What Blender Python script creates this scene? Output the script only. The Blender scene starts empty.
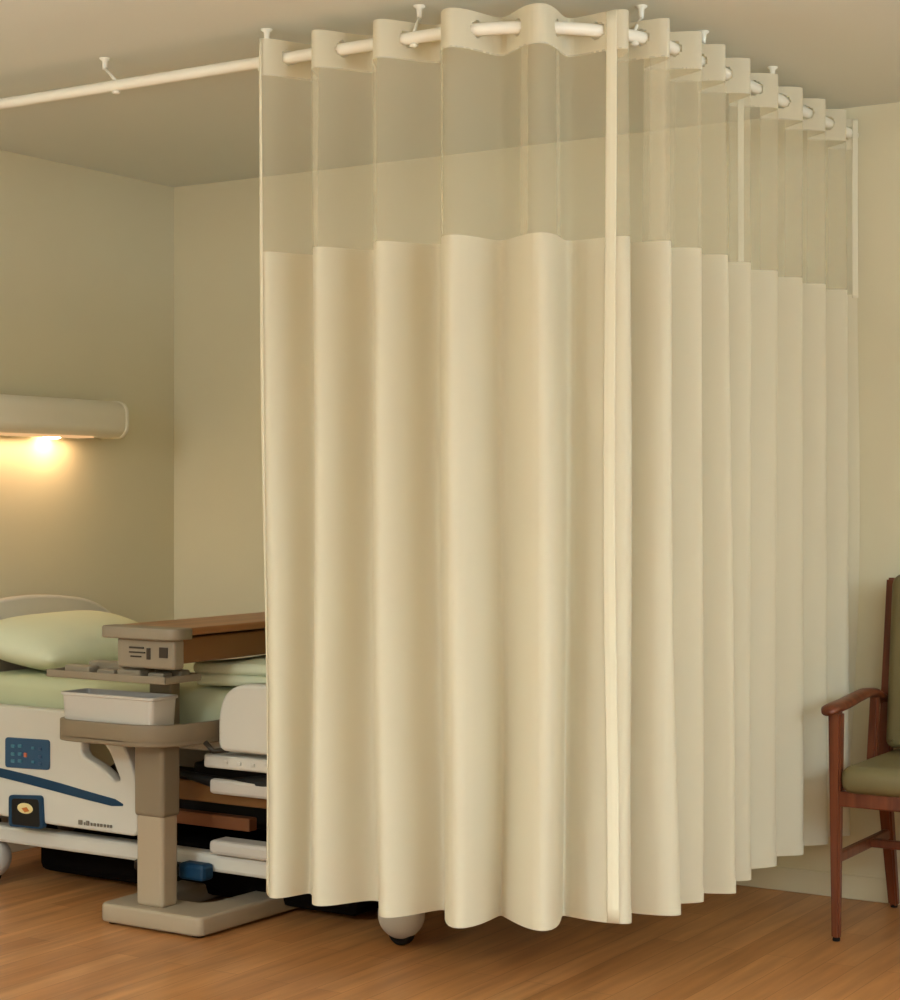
import bpy, bmesh, math, random
from mathutils import Vector, Matrix
random.seed(7)
PI = math.pi
S = bpy.context.scene
C = S.collection

# ------------------------------------------------------------------ helpers
def lin(r, g, b):
    f = lambda c: (c/255/12.92) if c/255 <= .04045 else ((c/255+.055)/1.055)**2.4
    return (f(r), f(g), f(b), 1.0)

def mat(name, rgb, rough=.6, spec=.4, metal=0, noise=0, nscale=20, bump=0, bscale=200, sub=0):
    m = bpy.data.materials.new(name); m.use_nodes = True
    nt = m.node_tree; b = nt.nodes['Principled BSDF']
    c = lin(*rgb)
    b.inputs['Base Color'].default_value = c
    b.inputs['Roughness'].default_value = rough
    b.inputs['Specular IOR Level'].default_value = spec
    b.inputs['Metallic'].default_value = metal
    if noise or bump:
        tc = nt.nodes.new('ShaderNodeTexCoord')
    if noise:
        n = nt.nodes.new('ShaderNodeTexNoise'); n.inputs['Scale'].default_value = nscale
        n.inputs['Detail'].default_value = 4
        mx = nt.nodes.new('ShaderNodeMix'); mx.data_type = 'RGBA'
        mx.inputs['A'].default_value = tuple(x*(1-noise) for x in c[:3])+(1,)
        mx.inputs['B'].default_value = tuple(min(1, x*(1+noise)) for x in c[:3])+(1,)
        nt.links.new(tc.outputs['Object'], n.inputs['Vector'])
        nt.links.new(n.outputs['Fac'], mx.inputs['Factor'])
        nt.links.new(mx.outputs['Result'], b.inputs['Base Color'])
    if bump:
        n2 = nt.nodes.new('ShaderNodeTexNoise'); n2.inputs['Scale'].default_value = bscale
        bp = nt.nodes.new('ShaderNodeBump'); bp.inputs['Strength'].default_value = bump
        bp.inputs['Distance'].default_value = .002
        nt.links.new(tc.outputs['Object'], n2.inputs['Vector'])
        nt.links.new(n2.outputs['Fac'], bp.inputs['Height'])
        nt.links.new(bp.outputs['Normal'], b.inputs['Normal'])
    return m

def emis(name, rgb, strength):
    m = bpy.data.materials.new(name); m.use_nodes = True
    nt = m.node_tree; nt.nodes.clear()
    e = nt.nodes.new('ShaderNodeEmission'); e.inputs['Color'].default_value = lin(*rgb)
    e.inputs['Strength'].default_value = strength
    o = nt.nodes.new('ShaderNodeOutputMaterial'); nt.links.new(e.outputs[0], o.inputs[0])
    return m

def wood_mat(name, dark, light, rough=.4, axis='Y', scale=1.0, spec=.4):
    m = bpy.data.materials.new(name); m.use_nodes = True
    nt = m.node_tree; b = nt.nodes['Principled BSDF']
    tc = nt.nodes.new('ShaderNodeTexCoord'); mp = nt.nodes.new('ShaderNodeMapping')
    sc = {'X': (2, 40, 40), 'Y': (40, 2, 40), 'Z': (40, 40, 2)}[axis]
    mp.inputs['Scale'].default_value = tuple(s*scale for s in sc)
    n = nt.nodes.new('ShaderNodeTexNoise'); n.inputs['Scale'].default_value = 1; n.inputs['Detail'].default_value = 6
    cr = nt.nodes.new('ShaderNodeValToRGB')
    cr.color_ramp.elements[0].position = .35; cr.color_ramp.elements[0].color = lin(*dark)
    cr.color_ramp.elements[1].position = .65; cr.color_ramp.elements[1].color = lin(*light)
    nt.links.new(tc.outputs['Object'], mp.inputs['Vector']); nt.links.new(mp.outputs[0], n.inputs['Vector'])
    nt.links.new(n.outputs['Fac'], cr.inputs[0]); nt.links.new(cr.outputs[0], b.inputs['Base Color'])
    b.inputs['Roughness'].default_value = rough; b.inputs['Specular IOR Level'].default_value = spec
    return m

def obj(name, me, m, parent=None, smooth=False):
    if isinstance(me, bmesh.types.BMesh):
        bm = me; me = bpy.data.meshes.new(name); bm.normal_update(); bm.to_mesh(me); bm.free()
    o = bpy.data.objects.new(name, me); C.objects.link(o)
    if m:
        me.materials.clear()
        for x in (m if isinstance(m, (list, tuple)) else [m]): me.materials.append(x)
    if smooth:
        me.polygons.foreach_set('use_smooth', [True]*len(me.polygons)); me.update()
    if parent: o.parent = parent; o.matrix_parent_inverse = parent.matrix_world.inverted()
    return o

def tag(o, label, cat, group=None):
    o['label'] = label; o['category'] = cat
    if group: o['group'] = group
    return o

def thing(name, label, cat, loc, group=None):
    o = bpy.data.objects.new(name, None); C.objects.link(o)
    o.empty_display_size = .1
    o.location = loc; bpy.context.view_layer.update()
    return tag(o, label, cat, group)

def struct(name, bm, m):
    o = obj(name, bm, m); o['kind'] = 'structure'; return o

def box(bm, x0, x1, y0, y1, z0, z1, bev=0, seg=2, mi=0):
    r = bmesh.ops.create_cube(bm, size=1)
    for v in r['verts']:
        v.co = Vector(((x0+x1)/2+v.co.x*(x1-x0), (y0+y1)/2+v.co.y*(y1-y0), (z0+z1)/2+v.co.z*(z1-z0)))
    es = list({e for v in r['verts'] for e in v.link_edges})
    fs = list({f for v in r['verts'] for f in v.link_faces})
    for f in fs: f.material_index = mi
    if bev:
        rr = bmesh.ops.bevel(bm, geom=es, offset=bev, segments=seg, profile=.5, affect='EDGES')
        for f in rr['faces']: f.material_index = mi
    return bm

def B(x0, x1, y0, y1, z0, z1, bev=0, seg=2):
    return box(bmesh.new(), x0, x1, y0, y1, z0, z1, bev, seg)

def tube(bm, pts, radii, seg=12, flat=1.0, cap=True):
    """sweep a circle along pts"""
    pts = [Vector(p) for p in pts]
    if not isinstance(radii, (list, tuple)): radii = [radii]*len(pts)
    rings = []; up = Vector((0, 0, 1))
    for i, p in enumerate(pts):
        t = (pts[min(i+1, len(pts)-1)]-pts[max(i-1, 0)]).normalized()
        ref = up if abs(t.dot(up)) < .95 else Vector((1, 0, 0))
        a = t.cross(ref).normalized(); b = a.cross(t).normalized()
        rings.append([bm.verts.new(p+(a*math.cos(k*2*PI/seg)+b*math.sin(k*2*PI/seg)*flat)*radii[i]) for k in range(seg)])
    for i in range(len(rings)-1):
        for k in range(seg):
            bm.faces.new((rings[i][k], rings[i][(k+1) % seg], rings[i+1][(k+1) % seg], rings[i+1][k]))
    if cap:
        bm.faces.new(rings[0]); bm.faces.new(list(reversed(rings[-1])))
    bmesh.ops.recalc_face_normals(bm, faces=bm.faces[:])
    return bm

def lathe(bm, prof, c=(0, 0, 0), seg=32, axis='Z', sx=1, sy=1):
    rings = []
    for r, z in prof:
        ring = []
        for k in range(seg):
            a = 2*PI*k/seg; p = Vector((r*math.cos(a)*sx, r*math.sin(a)*sy, z))
            if axis == 'Y': p = Vector((p.x, p.z, p.y))
            if axis == 'X': p = Vector((p.z, p.x, p.y))
            ring.append(bm.verts.new(p+Vector(c)))
        rings.append(ring)
    for i in range(len(rings)-1):
        for k in range(seg):
            bm.faces.new((rings[i][k], rings[i][(k+1) % seg], rings[i+1][(k+1) % seg], rings[i+1][k]))
    bm.faces.new(rings[0]); bm.faces.new(list(reversed(rings[-1])))
    bmesh.ops.remove_doubles(bm, verts=bm.verts[:], dist=1e-5)
    bmesh.ops.recalc_face_normals(bm, faces=bm.faces[:])
    return bm

def smooth_poly(pts, n=8):
    """corner list [(x,y,r)] -> outline with rounded corners"""
    out = []; N = len(pts)
    for i in range(N):
        p = Vector(pts[i][:2]); r = pts[i][2] if len(pts[i]) > 2 else 0
        if r <= 0: out.append(p); continue
        a = Vector(pts[i-1][:2]); b = Vector(pts[(i+1) % N][:2])
        da = (a-p); db = (b-p)
        la = min(r, da.length*.49); lb = min(r, db.length*.49)
        pa = p+da.normalized()*la; pb = p+db.normalized()*lb
        for k in range(n+1):
            t = k/n
            out.append(pa*(1-t)**2+p*2*t*(1-t)+pb*t*t)
    return out

def plate(outlines, depth, bev=.003, mp=None):
    """2-D outlines (first outer, rest holes) -> extruded mesh; mp maps (x,y,z) local -> world"""
    cu = bpy.data.curves.new('outline', 'CURVE'); cu.dimensions = '2D'; cu.fill_mode = 'BOTH'
    cu.extrude = max(depth/2-bev, .0001); cu.bevel_depth = bev; cu.bevel_resolution = 2; cu.offset = -bev
    for ol in outlines:
        sp = cu.splines.new('POLY'); sp.points.add(len(ol)-1); sp.use_cyclic_u = True
        for i, p in enumerate(ol): sp.points[i].co = (p[0], p[1], 0, 1)
    o = bpy.data.objects.new('outline', cu); C.objects.link(o)
    bpy.context.view_layer.update()
    me = bpy.data.meshes.new_from_object(o.evaluated_get(bpy.context.evaluated_depsgraph_get()))
    bpy.data.objects.remove(o); bpy.data.curves.remove(cu)
    bm = bmesh.new(); bm.from_mesh(me); bpy.data.meshes.remove(me)
    bmesh.ops.remove_doubles(bm, verts=bm.verts[:], dist=1e-5)
    if mp:
        for v in bm.verts: v.co = Vector(mp(*v.co))
    bmesh.ops.recalc_face_normals(bm, faces=bm.faces[:])
    return bm

def join(*bms):
    out = bmesh.new()
    for b in bms:
        me = bpy.data.meshes.new('t'); b.to_mesh(me); b.free(); out.from_mesh(me); bpy.data.meshes.remove(me)
    return out

# ------------------------------------------------------------------ measures
EYE, CEIL = 1.27, 2.495
XH, YB = -4.79, 5.55            # headwall, back wall
XR, YF = 2.6, -2.2              # right wall, front wall (behind the camera)
F, HOR = 1826.0, 496.0
cs, sn = math.cos(math.radians(32.2)), math.sin(math.radians(32.2))
def project(x, y, z):
    cx = cs*x+sn*y; cd = -sn*x+cs*y
    return 450+F*cx/cd, HOR-F*(z-EYE)/cd

# ------------------------------------------------------------------ materials
M_wall = mat('wall_paint', (226, 216, 186), .85, .2, noise=.03, nscale=3)
M_ceil = mat('ceiling_paint', (224, 225, 216), .9, .1, noise=.02, nscale=2)
M_track = mat('white_enamel', (240, 234, 218), .35, .4)
M_cream = mat('cream_plastic', (208, 202, 190), .42, .4)
M_tan = mat('taupe_plastic', (130, 114, 92), .5, .35)
M_tan2 = mat('taupe_enamel', (168, 150, 126), .45, .4)
M_grey = mat('grey_plastic', (140, 127, 108), .5, .35)
M_white = mat('white_plastic', (192, 184, 174), .45, .4)
M_black = mat('black_plastic', (22, 19, 16), .6, .3)
M_dark = mat('dark_steel', (52, 42, 32), .5, .4)
M_teal = mat('teal_plastic', (18, 56, 84), .5, .3)
M_blue = mat('blue_panel', (38, 76, 108), .45, .4)
M_blue2 = mat('light_blue_key', (70, 120, 140), .5, .3)
M_redkey = mat('red_key', (200, 110, 80), .5, .3)
M_label = mat('pale_label', (226, 208, 150), .6, .3)
M_labelmark = mat('orange_mark', (190, 110, 50), .6, .3)
M_mark = mat('grey_print', (120, 112, 98), .7, .2)
M_sheet = mat('green_sheet', (198, 200, 164), .9, .15, noise=.03, nscale=8, bump=.3, bscale=300)
M_pillow = mat('green_pillowcase', (216, 218, 188), .9, .15, noise=.03, nscale=6, bump=.3, bscale=300)
M_brown = mat('brown_laminate', (124, 84, 44), .5, .3)
M_chair = wood_mat('cherry_wood', (92, 44, 24), (122, 64, 38), .35, 'Z')
M_top = wood_mat('walnut_laminate', (140, 92, 52), (164, 112, 66), .4, 'Y')
M_green = mat('olive_vinyl', (118, 106, 70), .5, .4, noise=.04, nscale=5)
M_rubber = mat('black_rubber', (18, 16, 14), .8, .2)
M_panel = emis('ceiling_diffuser', (255, 226, 176), 2.0)
M_paneglow = emis('daylight_pane', (240, 248, 255), 1.2)
M_bulb = emis('warm_bulb', (255, 226, 170), 14)

def curtain_mat():
    m = bpy.data.materials.new('curtain_cloth'); m.use_nodes = True
    nt = m.node_tree; b = nt.nodes['Principled BSDF']; out = nt.nodes['Material Output']
    tc = nt.nodes.new('ShaderNodeTexCoord')
    w = nt.nodes.new('ShaderNodeTexNoise'); w.inputs['Scale'].default_value = 2.5
    mp = nt.nodes.new('ShaderNodeMapping'); mp.inputs['Scale'].default_value = (3, 3, .4)
    mx = nt.nodes.new('ShaderNodeMix'); mx.data_type = 'RGBA'
    mx.inputs['A'].default_value = lin(226, 218, 194); mx.inputs['B'].default_value = lin(232, 224, 202)
    nt.links.new(tc.outputs['Object'], mp.inputs[0]); nt.links.new(mp.outputs[0], w.inputs['Vector'])
    nt.links.new(w.outputs['Fac'], mx.inputs['Factor']); nt.links.new(mx.outputs['Result'], b.inputs['Base Color'])
    b.inputs['Roughness'].default_value = .85; b.inputs['Specular IOR Level'].default_value = .15
    t = nt.nodes.new('ShaderNodeBsdfTranslucent'); t.inputs['Color'].default_value = lin(236, 222, 186)
    ms = nt.nodes.new('ShaderNodeMixShader'); ms.inputs[0].default_value = .30
    nt.links.new(b.outputs[0], ms.inputs[1]); nt.links.new(t.outputs[0], ms.inputs[2])
    nt.links.new(ms.outputs[0], out.inputs[0])
    return m
def net_mat(alpha=.26):
    m = bpy.data.materials.new('open_net'); m.use_nodes = True
    nt = m.node_tree; b = nt.nodes['Principled BSDF']; out = nt.nodes['Material Output']
    b.inputs['Base Color'].default_value = lin(226, 214, 184); b.inputs['Roughness'].default_value = .9
    b.inputs['Specular IOR Level'].default_value = .05
    t = nt.nodes.new('ShaderNodeBsdfTransparent')
    ms = nt.nodes.new('ShaderNodeMixShader'); ms.inputs[0].default_value = alpha
    nt.links.new(t.outputs[0], ms.inputs[1]); nt.links.new(b.outputs[0], ms.inputs[2])
    nt.links.new(ms.outputs[0], out.inputs[0])
    return m
M_curt = curtain_mat(); M_net = net_mat()
M_tape = mat('white_tape', (225, 216, 191), .8, .15)
M_seam = net_mat(.32); M_seam.name = 'net_fold'

def floor_mat():
    m = bpy.data.materials.new('oak_planks'); m.use_nodes = True
    nt = m.node_tree; b = nt.nodes['Principled BSDF']; L = nt.links.new
    tc = nt.nodes.new('ShaderNodeTexCoord')
    mp = nt.nodes.new('ShaderNodeMapping'); mp.inputs['Rotation'].default_value = (0, 0, PI/2)
    br = nt.nodes.new('ShaderNodeTexBrick'); br.offset = .37; br.inputs['Scale'].default_value = 1
    br.inputs['Brick Width'].default_value = .95; br.inputs['Row Height'].default_value = .085
    br.inputs['Mortar Size'].default_value = .0012; br.inputs['Mortar Smooth'].default_value = .3
    br.inputs['Color1'].default_value = lin(188, 128, 76); br.inputs['Color2'].default_value = lin(206, 146, 92)
    br.inputs['Mortar'].default_value = lin(150, 98, 56); br.inputs['Bias'].default_value = -.1
    L(tc.outputs['Object'], mp.inputs[0]); L(mp.outputs[0], br.inputs['Vector'])
    mp2 = nt.nodes.new('ShaderNodeMapping'); mp2.inputs['Scale'].default_value = (26, 2.2, 1)
    n = nt.nodes.new('ShaderNodeTexNoise'); n.inputs['Scale'].default_value = 1; n.inputs['Detail'].default_value = 5
    L(tc.outputs['Object'], mp2.inputs[0]); L(mp2.outputs[0], n.inputs['Vector'])
    cr = nt.nodes.new('ShaderNodeValToRGB')
    cr.color_ramp.elements[0].position = .3; cr.color_ramp.elements[0].color = (.68, .64, .6, 1)
    cr.color_ramp.elements[1].position = .7; cr.color_ramp.elements[1].color = (1.08, 1.06, 1.04, 1)
    L(n.outputs['Fac'], cr.inputs[0])
    mx = nt.nodes.new('ShaderNodeMix'); mx.data_type = 'RGBA'; mx.blend_type = 'MULTIPLY'
    mx.inputs['Factor'].default_value = 1
    L(br.outputs['Color'], mx.inputs['A']); L(cr.outputs[0], mx.inputs['B'])
    L(mx.outputs['Result'], b.inputs['Base Color'])
    b.inputs['Roughness'].default_value = .3; b.inputs['Specular IOR Level'].default_value = .24
    return m

# ------------------------------------------------------------------ room shell
struct('floor', B(XH-.1, XR+.1, YF-.1, YB+.1, -.1, 0), floor_mat())
struct('ceiling', B(XH-.1, XR+.1, YF-.1, YB+.1, CEIL, CEIL+.1), M_ceil)
struct('wall_left', B(XH-.1, XH, YF-.1, YB+.1, 0, CEIL), M_wall)
struct('wall_back', B(XH, XR, YB, YB+.1, 0, CEIL), M_wall)
struct('wall_right', B(XR, XR+.1, YF-.1, YB+.1, 0, CEIL), M_wall)
struct('wall_front', B(XH, XR, YF-.1, YF, 0, CEIL), M_wall)
bb = mat('cove_base', (224, 213, 184), .6, .3)
struct('baseboard_back', B(XH+.012, XR, YB-.01, YB, 0, .075, .003), bb)
struct('baseboard_left', B(XH, XH+.01, YF, YB, 0, .075, .003), bb)

# ------------------------------------------------------------------ lights out of view: ceiling panels, added windows and lamps
def ceiling_light(x, y, sx, sy, power, label, col=(.81, 1, 1.10)):
    t = thing('ceiling_light', label, 'ceiling light', (x, y, CEIL), 'ceiling light panels')
    fr = bmesh.new()
    box(fr, x-sx/2-.03, x+sx/2+.03, y-sy/2-.03, y-sy/2, CEIL-.03, CEIL)
    box(fr, x-sx/2-.03, x+sx/2+.03, y+sy/2, y+sy/2+.03, CEIL-.03, CEIL)
    box(fr, x-sx/2-.03, x-sx/2, y-sy/2, y+sy/2, CEIL-.03, CEIL)
    box(fr, x+sx/2, x+sx/2+.03, y-sy/2, y+sy/2, CEIL-.03, CEIL)
    obj('frame', fr, M_track, t)
    obj('diffuser', B(x-sx/2, x+sx/2, y-sy/2, y+sy/2, CEIL-.012, CEIL-.001), M_panel, t)
    ld = bpy.data.lights.new('panel_light', 'AREA'); ld.shape = 'RECTANGLE'; ld.size = sx; ld.size_y = sy
    ld.energy = power; ld.color = col
    lo = bpy.data.objects.new('panel_light', ld); C.objects.link(lo); lo.location = (x, y, CEIL-.03)
    lo.parent = t; lo.matrix_parent_inverse = t.matrix_world.inverted()
    return t
ceiling_light(-3.1, -.9, 1.2, .6, 95, 'ceiling light panel behind the camera, on the bed side of the room')
ceiling_light(.9, -.3, 1.2, .6, 40, 'ceiling light panel behind the camera, on the chair side of the room')

# unseen glowing windows, added behind and right of the camera as soft fill
def fill_window(n, wall, a0, a1, z0, z1, power):
    m = (a0+a1)/2
    def put(bm, a, b, d0, d1, c, d, bev=0):
        if wall == 'front': box(bm, a, b, YF+d0, YF+d1, c, d, bev)
        else: box(bm, XR-d1, XR-d0, a, b, c, d, bev)
    bm = bmesh.new()
    for a, b, c, d in ((a0-.06, a1+.06, z0-.06, z0), (a0-.06, a1+.06, z1, z1+.06), (a0-.06, a0, z0, z1), (a1, a1+.06, z0, z1), (m-.025, m+.025, z0, z1)):
        put(bm, a, b, 0, .05, c, d, .004)
    fr = struct('window_%d' % n, bm, M_track)
    bm = bmesh.new(); put(bm, a0, a1, .005, .012, z0, z1)
    obj('glass_pane', bm, M_paneglow, fr)
    ld = bpy.data.lights.new('window_light', 'AREA'); ld.shape = 'RECTANGLE'; ld.size = a1-a0; ld.size_y = z1-z0
    ld.energy = power; ld.color = (.79, 1, 1.14)
    lo = bpy.data.objects.new('window_light', ld); C.objects.link(lo)
    if wall == 'front': lo.location = (m, YF+.06, (z0+z1)/2); lo.rotation_euler = (PI/2, 0, PI)
    else: lo.location = (XR-.06, m, (z0+z1)/2); lo.rotation_euler = (PI/2, 0, PI/2)
fill_window(1, 'front', -4.6, .2, 1.35, 2.35, 105)
fill_window(2, 'right', .8, 4.2, 1.45, 2.35, 40)
def uplighter(x, y, power, label):  # bowl lamps added out of view to lift the ceiling brightness
    t = thing('floor_lamp', label, 'floor lamp', (x, y, 0), 'bowl floor lamps behind the camera')
    obj('base', lathe(bmesh.new(), [(.14, 0), (.14, .015), (.03, .03)], (x, y, 0), 32), M_track, t, True)
    obj('pole', tube(bmesh.new(), [(x, y, .02), (x, y, 1.6)], .012, 12), M_track, t, True)
    obj('bowl_shade', lathe(bmesh.new(), [(.02, 1.58), (.12, 1.61), (.2, 1.68), (.215, 1.72), (.205, 1.72), (.19, 1.685), (.11, 1.625), (.02, 1.60)], (x, y, 0), 40), M_track, t, True)
    ld = bpy.data.lights.new('bowl_light', 'AREA'); ld.shape = 'DISK'; ld.size = .36
    ld.energy = power; ld.color = (.80, 1, 1.10)
    lo = bpy.data.objects.new('bowl_light', ld); C.objects.link(lo); lo.location = (x, y, 1.722); lo.rotation_euler = (PI, 0, 0)
    lo.parent = t; lo.matrix_parent_inverse = t.matrix_world.inverted()
uplighter(-3.6, 1.2, 26, 'white uplighter floor lamp standing on the bed side, behind the camera')
uplighter(.6, 2.2, 52, 'white uplighter floor lamp standing on the chair side, behind the camera')

# ------------------------------------------------------------------ curtain track
ZT = 2.405; YT, XT, RT = 3.78, -1.99, .43
def track_path():
    pts = []
    def seg(a, b, n): return [(a[0]+(b[0]-a[0])*i/n, a[1]+(b[1]-a[1])*i/n) for i in range(n)]
    pts += seg((XH, YT), (XT-RT, YT), 150)
    for i in range(61):
        a = -PI/2+PI/2*i/60
        pts.append((XT-RT+RT*math.cos(a), YT+RT+RT*math.sin(a)))
    pts += seg((XT, YT+RT), (XT, YB), 80)[1:]+[(XT, YB)]
    return pts
TP = track_path()
SL = [0]
for i in range(1, len(TP)): SL.append(SL[-1]+math.dist(TP[i], TP[i-1]))
def at_s(s):
    s = max(0, min(SL[-1]-1e-6, s))
    lo, hi = 0, len(SL)-1
    while hi-lo > 1:
        m = (lo+hi)//2
        if SL[m] <= s: lo = m
        else: hi = m
    f = (s-SL[lo])/(SL[hi]-SL[lo])
    a, b = TP[lo], TP[hi]
    # smoothed tangent
    c, d = TP[max(lo-1, 0)], TP[min(hi+1, len(TP)-1)]
    t = Vector((d[0]-c[0], d[1]-c[1])).normalized()
    return Vector((a[0]+(b[0]-a[0])*f, a[1]+(b[1]-a[1])*f)), Vector((t.y, -t.x))   # point, outward normal (towards the viewer side)
def s_of_px(px, z=ZT, lo=1.4):
    best = None
    for k in range(3000):
        s = lo+(SL[-1]-lo)*k/2999
        p, n = at_s(s); d = abs(project(p.x, p.y, z)[0]-px)
        if best is None or d < best[0]: best = (d, s)
    return best[1]

track = thing('curtain_track', 'white tubular curtain track hung below the ceiling, bending round the bed', 'curtain track', (XT-RT, YT, ZT))
bm = bmesh.new()
tube(bm, [(p[0], p[1], ZT) for p in TP], .0155, 14)
obj('rail', bm, M_track, track, True)
for px, dx, dy in ((116, -.07, .03), (262, -.0, .02), (414, -.01, .04), (634, -.01, .06), (699, -.01, .05), (769, -.01, .05)):
    s = s_of_px(px, lo=.3); p, n = at_s(s)
    cx_, cy_ = p.x+dx, p.y+dy
    bk = obj('ceiling_bracket', lathe(bmesh.new(), [(.015, CEIL), (.015, CEIL-.003), (.008, CEIL-.008), (.0065, CEIL-.026), (.0065, CEIL-.032)], (cx_, cy_, 0), 16), M_track, track, True)
    bm = bmesh.new()
    tube(bm, [(cx_, cy_, CEIL-.028), (cx_+(p.x-cx_)*.5, cy_+(p.y-cy_)*.5, CEIL-.052), (p.x, p.y, ZT+.012)], .0045, 8)
    obj('hanger_arm', bm, M_track, bk, True)
    bm = bmesh.new()
    lathe(bm, [(.004, ZT-.012), (.011, ZT-.016), (.011, ZT-.021), (.006, ZT-.024)], (p.x, p.y, 0), 14)
    obj('hanger_nut', bm, M_track, bk, True)
bm = lathe(bmesh.new(), [(.032, -.006), (.032, .004), (.02, .006)], (XH+.006, YT, ZT), 24, 'X')
obj('wall_flange', bm, M_track, track, True)

# ------------------------------------------------------------------ privacy curtain
cpx = [277, 328, 391, 459, 537, 615, 648, 679, 704, 731, 762, 788, 811, 832]
crest = [s_of_px(px) for px in cpx]
s0 = s_of_px(271); s1 = s_of_px(849)
knots = [(crest[0]-(crest[1]-crest[0]), -1.0)]+[(c, float(i)) for i, c in enumerate(crest)]
knots += [(crest[-1]+(crest[-1]-crest[-2])*k, len(crest)-1.0+k) for k in range(1, 6)]
def phase0(s):
    for (a, pa), (b, pb) in zip(knots, knots[1:]):
        if s <= b: return pa+(pb-pa)*(s-a)/(b-a)
    return knots[-1][1]
def phase(s): return sum(phase0(s+d) for d in (-.05, -.025, 0, .025, .05))/5
ramp = [random.uniform(-1, 1) for _ in range(40)]
def rnd(ph, k=0):
    i = math.floor(ph); f = ph-i; f = f*f*(3-2*f)
    return ramp[(i+k*7) % 40]*(1-f)+ramp[(i+1+k*7) % 40]*f
ZTOP, ZHB, ZMESH, ZHEM = 2.447, 2.352, 1.899, .237
def cpt(s, z, off=0.0):
    """point of the cloth at arc length s, height z"""
    p, n = at_s(s)
    t = max(0, min(1, (ZHB-z)/(ZHB-ZHEM)))
    ph = phase(s)
    w = ph+.10*t*rnd(ph*.9+t*1.2, 1)+.03*math.sin(2.2*t*PI+ph*1.7)*t
    A = (.044+.018*max(0, min(1, (3.75-s)/.6)))*(1+.30*t*rnd(ph, 2))+.006*t
    wave = math.cos(2*PI*w)
    o = A*wave+t*.010*rnd(ph*2.2, 3)+.007*t*math.sin(4*PI*w+1.1+1.5*rnd(ph, 4))
    n2 = Vector((n.x, n.y))
    # nose of each fold leans along the cloth, so folds hang unevenly
    tang = Vector((-n.y, n.x))
    q = p+n2*(o+off)+tang*(.012*t*math.sin(2*PI*w+.6))
    return Vector((q.x, q.y, z))
def sheet(sa, sb, zs, ns, off=0.0, cut=None):
    bm = bmesh.new(); rows = []
    for z in zs:
        rows.append([bm.verts.new(cpt(sa+(sb-sa)*i/ns, z, off)) for i in range(ns+1)])
    for j in range(len(zs)-1):
        for i in range(ns):
            vs = (rows[j][i], rows[j][i+1], rows[j+1][i+1], rows[j+1][i])
            if cut and cut(vs): continue
            bm.faces.new(vs)
    loose = [v for v in bm.verts if not v.link_faces]
    bmesh.ops.delete(bm, geom=loose, context='VERTS')
    return bm
def frange(a, b, n): return [a+(b-a)*i/n for i in range(n+1)]
mid = (s0+s1)/2; pm, _ = at_s(mid)
cur = thing('privacy_curtain', 'cream floor-length privacy curtain with see-through net top, hung around the bed', 'curtain', (pm.x, pm.y, ZHEM))
NS = 640
obj('curtain_cloth', sheet(s0, s1, frange(ZMESH, ZHEM, 60), NS), M_curt, cur, True)
obj('net_top', sheet(s0, s1, frange(ZHB+.004, ZMESH, 12), NS), M_net, cur, True)
def eyelet(vs):
    c = sum((v.co for v in vs), Vector())/4
    # distance of the cloth from the rod
    best = min(math.dist((c.x, c.y), q) for q in TP[60:])
    return math.hypot(best, c.z-ZT) < .021
obj('header_band', sheet(s0, s1, frange(ZTOP, ZHB, 24), 900, 0, eyelet), M_curt, cur, True)
# stitched hem at the foot and vertical tapes
obj('bottom_hem', sheet(s0, s1, frange(ZHEM+.035, ZHEM-.001, 4), NS, .0016), M_curt, cur, True)
for px, w, zb in ((265, .020, ZHEM), (601, .014, ZHEM), (750, .012, ZMESH-.01), (846, .010, ZMESH-.01)):
    sa = s_of_px(px) if px > 300 else s0
    if px > 840: sa = s1-w
    o = obj('edge_tape', sheet(sa, sa+w, frange(ZTOP, zb, 60), 8, .003), M_tape, cur, True)
    sm = o.modifiers.new('thick', 'SOLIDIFY'); sm.thickness = .002; sm.offset = 0

for px in (318, 382, 447, 521, 554, 643, 668, 691):
    sa = s_of_px(px)
    obj('net_seam', sheet(sa, sa+.016, frange(ZHB, ZMESH, 10), 6, .002), M_seam, cur, True)

# ------------------------------------------------------------------ wall lamp over the bed head
M_lamp = mat('lamp_enamel', (238, 230, 210), .5, .3)
lamp = thing('wall_lamp', 'long cream wall lamp glowing downwards on the headwall above the bed', 'lamp', (XH, 4.72, 1.55))
prof = smooth_poly([(0, 1.475, .0), (.105, 1.475, .012), (.135, 1.50, .02), (.135, 1.585, .03), (.10, 1.612, .03), (0, 1.612, 0)])
bm = plate([prof], .82, .006, lambda x, y, z: (XH+x, 4.715+z, y))
obj('housing', bm, M_lamp, lamp, False)
for y in (4.715-.415, 4.715+.415):
    bm = plate([[(p[0]*1.02, 1.543+(p[1]-1.543)*1.03) for p in prof]], .018, .004, lambda x, yy, z, y=y: (XH+x, y+z, yy))
    obj('end_cap', bm, M_lamp, lamp, False)
bm = lathe(bmesh.new(), [(.020, .012), (.034, .006), (.036, -.002), (.028, -.009), (.004, -.012)], (XH+.042, 4.83, 1.474), 24, 'Z')
obj('bulb', bm, M_bulb, lamp, True)
ld = bpy.data.lights.new('bulb_light', 'POINT'); ld.energy = .17; ld.color = (1, .66, .38); ld.shadow_soft_size = .02
lo = bpy.data.objects.new('bulb_light', ld); C.objects.link(lo); lo.location = (XH+.055, 4.83, 1.452)
lo.parent = lamp; lo.matrix_parent_inverse = lamp.matrix_world.inverted()

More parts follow.
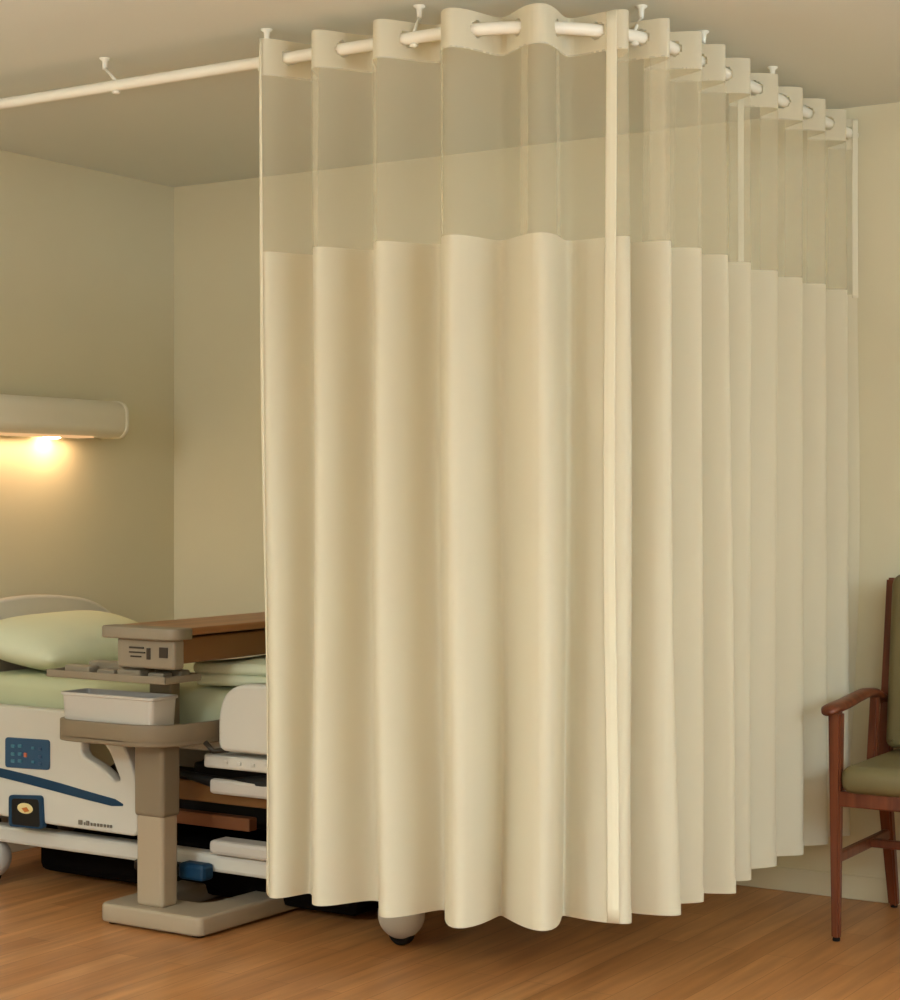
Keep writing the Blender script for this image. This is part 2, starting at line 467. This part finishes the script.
obj('lens_strip', B(XH+.03, XH+.11, 4.45, 4.98, 1.470, 1.476, .002), emis('warm_lens', (255, 200, 140), .55), lamp)
ld = bpy.data.lights.new('lens_light', 'AREA'); ld.shape = 'RECTANGLE'; ld.size = .07; ld.size_y = .5; ld.energy = .85; ld.color = (1, .62, .34)
lo = bpy.data.objects.new('lens_light', ld); C.objects.link(lo); lo.location = (XH+.07, 4.715, 1.464)
lo.parent = lamp; lo.matrix_parent_inverse = lamp.matrix_world.inverted()

lamp.location.z += .013

# ------------------------------------------------------------------ hospital bed
BX0, BX1, BY0, BY1 = -4.60, -2.42, 4.24, 5.10
bed = thing('hospital_bed', 'cream hospital bed with green sheet and teal-striped side rail, beside the curtain', 'bed', ((BX0+BX1)/2, (BY0+BY1)/2, 0))
# mattress: rounded slab with soft top
def soft_slab(x0, x1, y0, y1, z0, z1, r, nx=30, ny=16, puff=.012):
    bm = B(x0, x1, y0, y1, z0, z1, r, 5)
    bmesh.ops.subdivide_edges(bm, edges=[e for e in bm.edges if e.calc_length() > .15], cuts=10, use_grid_fill=True)
    for v in bm.verts:
        if v.co.z > z0+r:
            fx = 1-abs((v.co.x-(x0+x1)/2)/((x1-x0)/2))**4; fy = 1-abs((v.co.y-(y0+y1)/2)/((y1-y0)/2))**4
            v.co.z += puff*max(0, fx)*max(0, fy)+.004*math.sin(v.co.x*9)*math.sin(v.co.y*13)
    return bm
obj('mattress', soft_slab(BX0+.04, BX1-.02, BY0+.02, BY1-.02, .545, .682, .035), M_sheet, bed, True)
bm = bmesh.new()
box(bm, BX0+.02, BX1, BY0+.03, BY0+.075, .50, .545, .008); box(bm, BX0+.02, BX1, BY1-.075, BY1-.03, .50, .545, .008)
for x in (BX0+.03, -4.0, -3.45, -2.95, BX1-.07): box(bm, x, x+.05, BY0+.07, BY1-.07, .505, .54, .006)
box(bm, BX0+.05, BX1-.03, BY0+.06, BY1-.06, .535, .546, .002)
obj('deck_frame', bm, M_cream, bed)
# lift frame / side beams under the deck
bm = bmesh.new()
for y in (BY0+.0, BY1-.06):
    box(bm, BX0+.05, BX1-.05, y, y+.06, .145, .20, .012)
box(bm, BX0+.05, BX0+.12, BY0+.05, BY1-.05, .17, .228, .01); box(bm, BX1-.12, BX1-.05, BY0+.05, BY1-.05, .17, .228, .01)
obj('base_frame', bm, M_cream, bed)
bm = bmesh.new()
for x in (-4.25, -2.85):
    for y in (BY0+.14, BY1-.2):
        bm = bmesh.new(); tube(bm, [(x, y, .18), (x+.22, y, .38), (x+.42 if x < -3 else x+.3, y, .515)], .026, 10)
        obj('lift_arm', bm, M_dark, bed, True)
bm = bmesh.new()
box(bm, -3.72, -2.85, BY0+.16, BY0+.26, .36, .44, .01); box(bm, -4.3, -3.3, BY0+.2, BY1-.2, .24, .33, .02)
obj('actuator', bm, M_black, bed)
obj('undercarriage', B(-4.40, -3.10, BY0+.17, BY1-.1, .022, .19, .03), mat('dark_undertray', (14, 10, 8), .95, .05), bed)  # near-black block added to deepen the shade under the bed
# laminate side boards of the deck, seen between table column and curtain
obj('deck_board', B(-3.72, BX1-.05, BY0+.035, BY0+.055, .345, .405, .004), M_brown, bed)
obj('leg_board', B(-3.80, -3.45, BY0+.10, BY0+.14, .255, .295, .004), mat('russet_board', (128, 76, 44), .55, .3), bed)
obj('hose_bundle', tube(bmesh.new(), [(-3.78, BY0+.02, .45), (-3.6, BY0-.005, .43), (-3.45, BY0, .41), (-3.3, BY0+.0, .425), (-3.1, BY0+.01, .43), (-2.8, BY0+.02, .44)], [.008, .012, .022, .028, .024, .02], 10), M_black, bed, True)
# pedal bar
pb = obj('brake_pedal', B(-3.78, -3.60, BY0-.05, BY0+.0, .13, .165, .01), M_black, bed)
obj('pedal_pad', B(-3.60, -3.50, BY0-.055, BY0+.0, .125, .175, .012), M_teal, bed)
# headboard
ol = smooth_poly([(4.20, .42, .03), (5.06, .42, .03), (5.06, .80, .12), (4.92, .895, .10), (4.70, .925, .2), (4.50, .925, .2), (4.27, .895, .1), (4.20, .80, .12)], 10)
hb = obj('headboard', plate([ol], .045, .012, lambda x, y, z: (BX0-.03+z, x, y)), M_cream, bed)
ol = smooth_poly([(4.30, .50, .03), (4.96, .50, .03), (4.96, .76, .08), (4.84, .835, .08), (4.42, .835, .08), (4.30, .76, .08)], 8)
obj('inset_panel', plate([ol], .006, .001, lambda x, y, z: (BX0-.005+z, x, y)), M_tan2, hb)
# footboard (behind the curtain)
ol = smooth_poly([(4.22, .36, .03), (5.10, .36, .03), (5.10, .82, .10), (4.66, .86, .2), (4.22, .82, .10)], 10)
obj('footboard', plate([ol], .045, .012, lambda x, y, z: (BX1+.0+z, x, y)), M_cream, bed)
# casters: domed covers over a small wheel
for x, y in ((-4.46, BY0+.02), (-2.87, BY0+.06), (-4.46, BY1-.04), (-2.87, BY1-.04)):
    bm = bmesh.new()
    bmesh.ops.create_uvsphere(bm, u_segments=28, v_segments=18, radius=1)
    for v in bm.verts:
        v.co = Vector((x+v.co.x*.068, y+v.co.y*.066, .088+(v.co.z*.066 if v.co.z > 0 else v.co.z*.070)))
    ca = obj('caster_cover', bm, M_white, bed, True)
    obj('wheel', lathe(bmesh.new(), [(.02, -.016), (.034, -.016), (.04, -.01), (.04, .01), (.034, .016), (.02, .016)], (x, y, .04), 24, 'Y'), M_rubber, ca, True)
    obj('caster_stem', tube(bmesh.new(), [(x, y+.02, .14), (x, y+.02, .21)], .02, 12), M_dark, ca, True)

# side rails: cream moulded panels
YR = BY0-.035
def rail_pt(px, py, y=YR-.02):
    k = (px-450)/F                       # where the sight line meets the rail's outer face
    x = (k*cs*y-sn*y)/(cs+k*sn); d = -sn*x+cs*y
    return x, EYE-(py-HOR)*d/F
RP = rail_pt
def head_rail(yc, name='side_rail'):
    pts = [(-4.62, .255, .03), (-4.62, .600, .06), (-4.02, .598, .02), (-3.865, .585, .09), (-3.755, .43, .12), (-3.752, .235, .03), (-4.1, .237, 0)]
    hole = smooth_poly([(-3.985, .465, .02), (-3.985, .520, .01), (-3.885, .515, .05), (-3.825, .40, .01), (-3.845, .395, .01), (-3.90, .435, .04)], 6)
    return obj(name, plate([smooth_poly(pts), hole], .045, .008, lambda x, y, z: (x, yc+z, y)), M_cream, bed)
hr = head_rail(YR)
YS = YR-.0235                       # outer face of the rail
def face_plate(name, px_pts, m, parent, th=.006, r=.008, bev=.002):
    pts = [RP(px, py, YS)+(r,) for px, py in px_pts]
    return obj(name, plate([smooth_poly(pts, 5)], th, bev, lambda x, y, z: (x, YS+z, y)), m, parent)
# teal swoosh stripe, thick at the head and tapering to the tip
sw_t = [(-30, 764), (0, 768), (30, 775), (60, 783), (90, 792), (115, 799), (123, 804)]
sw_b = [(123, 806), (112, 806), (88, 800), (58, 792), (28, 784), (0, 777), (-30, 772)]
face_plate('stripe', sw_t+sw_b, M_teal, hr, .004, 0, .0005)
cpn = face_plate('control_panel', [(6, 737), (50, 740), (50, 770), (6, 767)], M_blue, hr, .010, .012)
def keys(cells, m):
    for px, py, w, h in cells:
        x, z = RP(px, py, YS-.006)
        obj('key', B(x-w/2, x+w/2, YS-.009, YS-.004, z-h/2, z+h/2, .002), m, hr)
keys([(px, py, .016, .011) for px in (13, 20) for py in (746, 754, 761)]+[(33, 748, .012, .009), (33, 762, .012, .009)], M_blue2)
keys([(25.5, 755, .012, .014)], M_redkey)
keys([(40, py, .014, .010) for py in (749, 757, 764)], mat('slate_key', (58, 84, 116), .5, .3))
lt = face_plate('latch_handle', [(12, 796), (42, 797), (44, 829), (12, 826)], M_black, hr, .016, .015)
obj('latch_rim', plate([smooth_poly([RP(a, b, YS)+(.015,) for a, b in ((10.5, 794.5), (43.5, 795.5), (45, 829), (10.5, 826))]),
                        smooth_poly([RP(a, b, YS)+(.012,) for a, b in ((13.5, 798), (40.5, 799), (42, 827), (13.5, 824))])], .018, .001, lambda x, y, z: (x, YS+z, y)), M_teal, hr)
x, z = RP(27, 808, YS)
bm = lathe(bmesh.new(), [(.030, -.002), (.034, 0), (.030, .003)], (x, YS-.0085, z), 28, 'Y')
for v in bm.verts: v.co.z = z+(v.co.z-z)*.50
obj('latch_label', bm, M_label, hr)
x, z = RP(28, 809, YS)
obj('arrow_mark', plate([[(x-.016, z+.003), (x+.004, z+.008), (x+.017, z-.004), (x-.002, z-.009)]], .003, .0003, lambda a, b, c: (a, YS-.0115+c, b)), M_labelmark, hr)
# faint printed lettering along the rail's lower edge: too small to read, a line of small strokes
bm = bmesh.new()
px = 79
widths = [5, 1.2, 4, 2, 3, 2.2, 3, 2.6, 2, 2.8]
for i, w in enumerate(widths):
    xa, za = RP(px, 822.0+(px-79)*.11, YS); xb, _ = RP(px+w*.72, 822, YS)
    h = .014 if i in (0, 2) else .009
    box(bm, xa, xb, YS-.0035, YS-.001, za-.007, za-.007+h)
    px += w+.7
obj('printed_mark', bm, M_mark, hr)
# grip inside the handle opening
# far rail
head_rail(BY1+.035)
# raised foot-end rail with rounded shoulder
def foot_rail(yc):
    pts = [(-3.44, .52, .03), (-3.44, .66, .07), (-3.38, .722, .09), (-3.25, .722, .05), (-2.62, .715, .09), (-2.56, .52, .05)]
    return obj('foot_side_rail', plate([smooth_poly(pts)], .05, .012, lambda x, y, z: (x, yc+z, y)), M_cream, bed)
foot_rail(YR); foot_rail(BY1+.035)
bm = bmesh.new()
box(bm, -3.52, BX1-.02, BY0-.03, BY0+.03, .462, .503, .008)
for i in range(5): box(bm, -3.44+i*.05, -3.425+i*.05, BY0-.034, BY0-.02, .478, .488, .002)
obj('rail_mount', bm, M_cream, bed)
obj('lower_trim', B(-3.50, BX1-.03, BY0-.028, BY0+.02, .385, .430, .01), M_white, bed)
obj('step_bar', B(-3.50, BX1-.02, BY0-.03, BY0+.05, .205, .248, .012), M_white, bed)

# ------------------------------------------------------------------ pillow
def pillow_mesh(L, W, T):
    bm = bmesh.new(); n = 26; grid = {}
    for side in (1, -1):
        for i in range(n+1):
            for j in range(n+1):
                a = -1+2*i/n; b = -1+2*j/n
                edge = (1-abs(a)**2.6)*(1-abs(b)**2.6)
                if edge <= 1e-9 and side == -1: grid[(side, i, j)] = grid[(1, i, j)]; continue
                pinch = 1-.06*(abs(a)*abs(b))**1.0+.0
                z = side*T/2*max(0, edge)**.55*(1+.07*math.sin(3*a+2*b)*(1-b*b))
                x = a*L/2*(1-.07*(1-abs(b))**0*(1-b*b)*0-.05*b*b*0)*pinch*(1-.05*(1-a*a)*0)
                y = b*W/2*pinch
                grid[(side, i, j)] = bm.verts.new((x, y, z))
        for i in range(n):
            for j in range(n):
                vs = [grid[(side, i, j)], grid[(side, i+1, j)], grid[(side, i+1, j+1)], grid[(side, i, j+1)]]
                if len(set(vs)) < 4: continue
                if side < 0: vs.reverse()
                bm.faces.new(vs)
    bmesh.ops.recalc_face_normals(bm, faces=bm.faces[:])
    return bm
pil = obj('pillow', pillow_mesh(.66, .44, .185), M_pillow, None, True)
pil.location = (-4.42, 4.60, .772); pil.rotation_euler = (math.radians(0), math.radians(12), 0)
pil.rotation_euler = Matrix.Rotation(math.radians(9), 4, 'Y').to_euler()
me = pil.data
for v in me.vertices: v.co = Vector((v.co.y, v.co.x, v.co.z))
me.flip_normals()
tag(pil, 'plump pale green pillow at the head of the bed', 'pillow')

# folded blanket over the foot half: soft layered slab
bm = join(soft_slab(-3.62, -2.52, 4.285, 5.05, .692, .728, .017, puff=.003), soft_slab(-3.635, -2.53, 4.29, 5.045, .726, .762, .017, puff=.008))
for v in bm.verts: v.co.z += .004*math.sin(v.co.x*7)+.003*math.sin(v.co.y*9)
bl = obj('blanket', bm, M_pillow, None, True)
tag(bl, 'pale green folded blanket lying on the foot half of the bed', 'blanket')

# ------------------------------------------------------------------ overbed table
tb = thing('overbed_table', 'taupe overbed table with wood top, single column and flat base, beside the bed', 'overbed table', (-3.6, 4.1, 0))
bs = smooth_poly([(-3.775, 4.035, .03), (-3.385, 4.035, .03), (-3.36, 4.93, .05), (-3.46, 4.93, .03), (-3.50, 4.20, .05), (-3.66, 4.20, .05), (-3.70, 4.78, .03), (-3.79, 4.78, .05)], 5)
obj('base', plate([bs], .056, .010, lambda x, y, z: (x, y, .034+z)), M_tan2, tb)
for (x, y) in ((-3.74, 4.07), (-3.42, 4.07), (-3.41, 4.75), (-3.745, 4.73)):
    obj('glide', lathe(bmesh.new(), [(.018, 0), (.02, .003), (.02, .008)], (x, y, 0), 16), M_rubber, tb)
CXT, CYT = -3.612, 4.11
obj('lower_column', B(CXT-.052, CXT+.052, CYT-.036, CYT+.036, .06, .40, .012, 3), M_tan2, tb)
obj('upper_column', B(CXT-.057, CXT+.057, CYT-.041, CYT+.041, .325, .565, .012, 3), M_tan, tb)
obj('mast', B(-3.70, -3.61, 4.17, 4.215, .56, .78, .01), M_tan, tb)
# lower tray with rounded corners and raised rim
tro = smooth_poly([(-3.93, 3.985, .09), (-3.50, 3.985, .14), (-3.45, 4.30, .10), (-3.90, 4.30, .08)], 10)
tri = smooth_poly([(-3.915, 4.0, .08), (-3.515, 4.0, .13), (-3.466, 4.285, .09), (-3.885, 4.285, .07)], 10)
bm = plate([tro, tri], .055, .004, lambda x, y, z: (x, y, .578+z))
bm2 = plate([tro], .02, .004, lambda x, y, z: (x, y, .551+z))
obj('lower_tray', join(bm, bm2), M_tan, tb)
obj('tray_bracket', tube(bmesh.new(), [(-3.47, 4.16, .545), (-3.44, 4.16, .522), (-3.42, 4.2, .522), (-3.42, 4.26, .535)], .008, 10), M_dark, tb, True)
# upper organiser tray with small compartments
bm = B(-3.955, -3.485, 4.0, 4.16, .727, .735, .003)
for y in (4.0, 4.156): box(bm, -3.955, -3.485, y, y+.006, .732, .749, .002)
for x in (-3.955, -3.491): box(bm, x, x+.006, 4.0, 4.162, .732, .749, .002)
for x, y, w, h in ((-3.90, 4.02, .10, .030), (-3.78, 4.03, .07, .022), (-3.86, 4.08, .14, .040), (-3.69, 4.02, .09, .028), (-3.58, 4.03, .06, .022), (-3.70, 4.09, .06, .034), (-3.54, 4.09, .035, .026)):
    box(bm, x, x+w, y, y+.045, .734, .734+h, .006)
obj('organiser_tray', bm, M_grey, tb)
# table top and the drawer housing under it
tp = smooth_poly([(-3.72, 3.99, .05), (-3.44, 3.99, .05), (-3.44, 4.86, .05), (-3.72, 4.86, .05)], 6)
obj('table_top', plate([tp], .022, .005, lambda x, y, z: (x, y, .878+z)), M_top, tb)
obj('end_cap', plate([smooth_poly([(-3.73, 3.978, .05), (-3.435, 3.978, .05), (-3.435, 4.06, 0), (-3.73, 4.06, 0)], 6)], .034, .005, lambda x, y, z: (x, y, .873+z)), M_grey, tb)
dh = obj('drawer_housing', B(-3.70, -3.46, 4.04, 4.84, .785, .86, .006), M_brown, tb)
db = obj('control_box', B(-3.675, -3.455, 4.005, 4.05, .77, .857, .008), M_grey, tb)
for x0, x1, z0, z1 in ((-3.625, -3.57, .827, .832), (-3.625, -3.565, .814, .818), (-3.62, -3.58, .802, .806), (-3.558, -3.545, .797, .830), (-3.51, -3.48, .804, .834)):
    obj('slot', B(x0, x1, 4.001, 4.008, z0, z1, .001), M_dark, db)

# white bin standing on the lower tray
bn = thing('storage_bin', 'white open plastic bin standing on the lower tray of the overbed table', 'bin', (-3.72, 4.07, .562))
def bin_mesh():
    bm = bmesh.new()
    o_ = [(-3.905, 4.012), (-3.545, 4.012), (-3.545, 4.125), (-3.905, 4.125)]
    cx_, cy_ = -3.725, 4.0685
    rings = []
    for sc, z in ((.955, .5625), (1.0, .674), (1.03, .676), (1.03, .684), (.985, .684), (.95, .575)):
        ol = smooth_poly([((x-cx_)*sc+cx_, cy_+(y-cy_)*(sc if sc <= 1.01 else 1.06), .018) for x, y in o_], 4)
        rings.append([bm.verts.new((p.x, p.y, z)) for p in ol])
    n = len(rings[0])
    for a, b in zip(rings, rings[1:]):
        for k in range(n): bm.faces.new((a[k], a[(k+1) % n], b[(k+1) % n], b[k]))
    bm.faces.new(list(reversed(rings[0]))); bm.faces.new(rings[-1])
    bmesh.ops.recalc_face_normals(bm, faces=bm.faces[:])
    return bm
obj('body', bin_mesh(), M_white, bn)

# ------------------------------------------------------------------ armchair
CX0, CX1 = -1.845, -1.265
ch = thing('armchair', 'wooden armchair with olive green padded seat and back, against the wall by the curtain', 'armchair', ((CX0+CX1)/2, 5.22, 0))
def leg_bar(p, q, a, b):
    """tapered bar from p (half-size a) to q (half-size b)"""
    bm = bmesh.new(); p, q = Vector(p), Vector(q)
    vs = [bm.verts.new(c+Vector((sx*w, sy*w, 0))) for c, w in ((p, a), (q, b)) for sx, sy in ((-1, -1), (1, -1), (1, 1), (-1, 1))]
    bm.faces.new(vs[3::-1]); bm.faces.new(vs[4:])
    for k in range(4): bm.faces.new((vs[k], vs[(k+1) % 4], vs[4+(k+1) % 4], vs[4+k]))
    bmesh.ops.bevel(bm, geom=bm.edges[:], offset=.006, segments=2, affect='EDGES')
    bmesh.ops.recalc_face_normals(bm, faces=bm.faces[:])
    return bm
for x in (CX0, CX1):
    fl = obj('front_leg', leg_bar((x, 5.0, .006), (x, 5.0, .655), .012, .019), M_chair, ch)
    obj('foot_glide', lathe(bmesh.new(), [(.010, 0), (.011, .004), (.010, .01)], (x, 5.0, 0), 14), M_rubber, fl)
    rl = obj('rear_leg', leg_bar((x, 5.505, .006), (x, 5.40, .46), .015, .021), M_chair, ch)
    obj('foot_glide', lathe(bmesh.new(), [(.010, 0), (.011, .004), (.010, .01)], (x, 5.505, 0), 14), M_rubber, rl)
    obj('back_post', leg_bar((x+(.01 if x == CX0 else -.01), 5.39, .44), (x+(.012 if x == CX0 else -.012), 5.45, 1.02), .02, .014), M_chair, ch)
    # curved arm
    bm = bmesh.new()
    pts = [(x, 4.925, .657), (x, 4.95, .665), (x, 5.0, .668), (x, 5.07, .671), (x, 5.15, .679), (x, 5.24, .686), (x, 5.32, .680), (x, 5.39, .658), (x, 5.42, .645)]
    tube(bm, pts, [.016, .027, .029, .028, .027, .026, .025, .024, .02], 14, .55)
    obj('armrest', bm, M_chair, ch, True)
    obj('side_stretcher', leg_bar((x, 5.0, .222), (x, 5.0, .252), .014, .014), M_chair, ch).data.transform(Matrix.Identity(4))
    o = ch.children[-1]
    bpy.data.objects.remove(o)
    obj('side_stretcher', B(x-.011, x+.011, 5.0, 5.455, .222, .252, .005), M_chair, ch)
    obj('side_rail', B(x-.012, x+.012, 5.0, 5.40, .385, .43, .005), M_chair, ch)
    obj('arm_post', leg_bar((x, 5.30, .42), (x, 5.33, .672), .016, .013), M_chair, ch)
obj('cross_stretcher', B(CX0, CX1, 5.26, 5.285, .225, .25, .005), M_chair, ch)
obj('front_rail', B(CX0, CX1, 4.99, 5.012, .385, .43, .005), M_chair, ch)
obj('rear_rail', B(CX0, CX1, 5.39, 5.412, .385, .43, .005), M_chair, ch)
bm = B(CX0+.018, CX1-.018, 4.965, 5.42, .425, .505, .034, 5)
obj('seat', bm, M_green, ch, True)
ol = smooth_poly([(CX0+.03, .515, .03), (CX1-.03, .515, .03), (CX1-.03, 1.035, .04), (CX0+.03, 1.035, .04)], 8)
bm = plate([ol], .085, .028, lambda x, y, z: (x, 5.355+z+(y-.5)*.12, y))
obj('backrest', bm, M_green, ch, True)

# ------------------------------------------------------------------ world, camera, view
w = bpy.data.worlds.new('room_dark'); w.use_nodes = True; S.world = w
w.node_tree.nodes['Background'].inputs[0].default_value = (.02, .018, .014, 1)
w.node_tree.nodes['Background'].inputs[1].default_value = 1
cd = bpy.data.cameras.new('camera'); cam = bpy.data.objects.new('camera', cd); C.objects.link(cam)
cam.location = (0, 0, EYE); cam.rotation_euler = (PI/2, 0, math.radians(32.2))
cd.sensor_fit = 'HORIZONTAL'; cd.sensor_width = 36; cd.lens = 36*F/900; cd.shift_y = -4/900
cd.clip_start = .05
S.camera = cam
S.view_settings.view_transform = 'Standard'; S.view_settings.look = 'None'
S.view_settings.gamma = 1; S.view_settings.use_curve_mapping = False
S.view_settings.exposure = 0.62
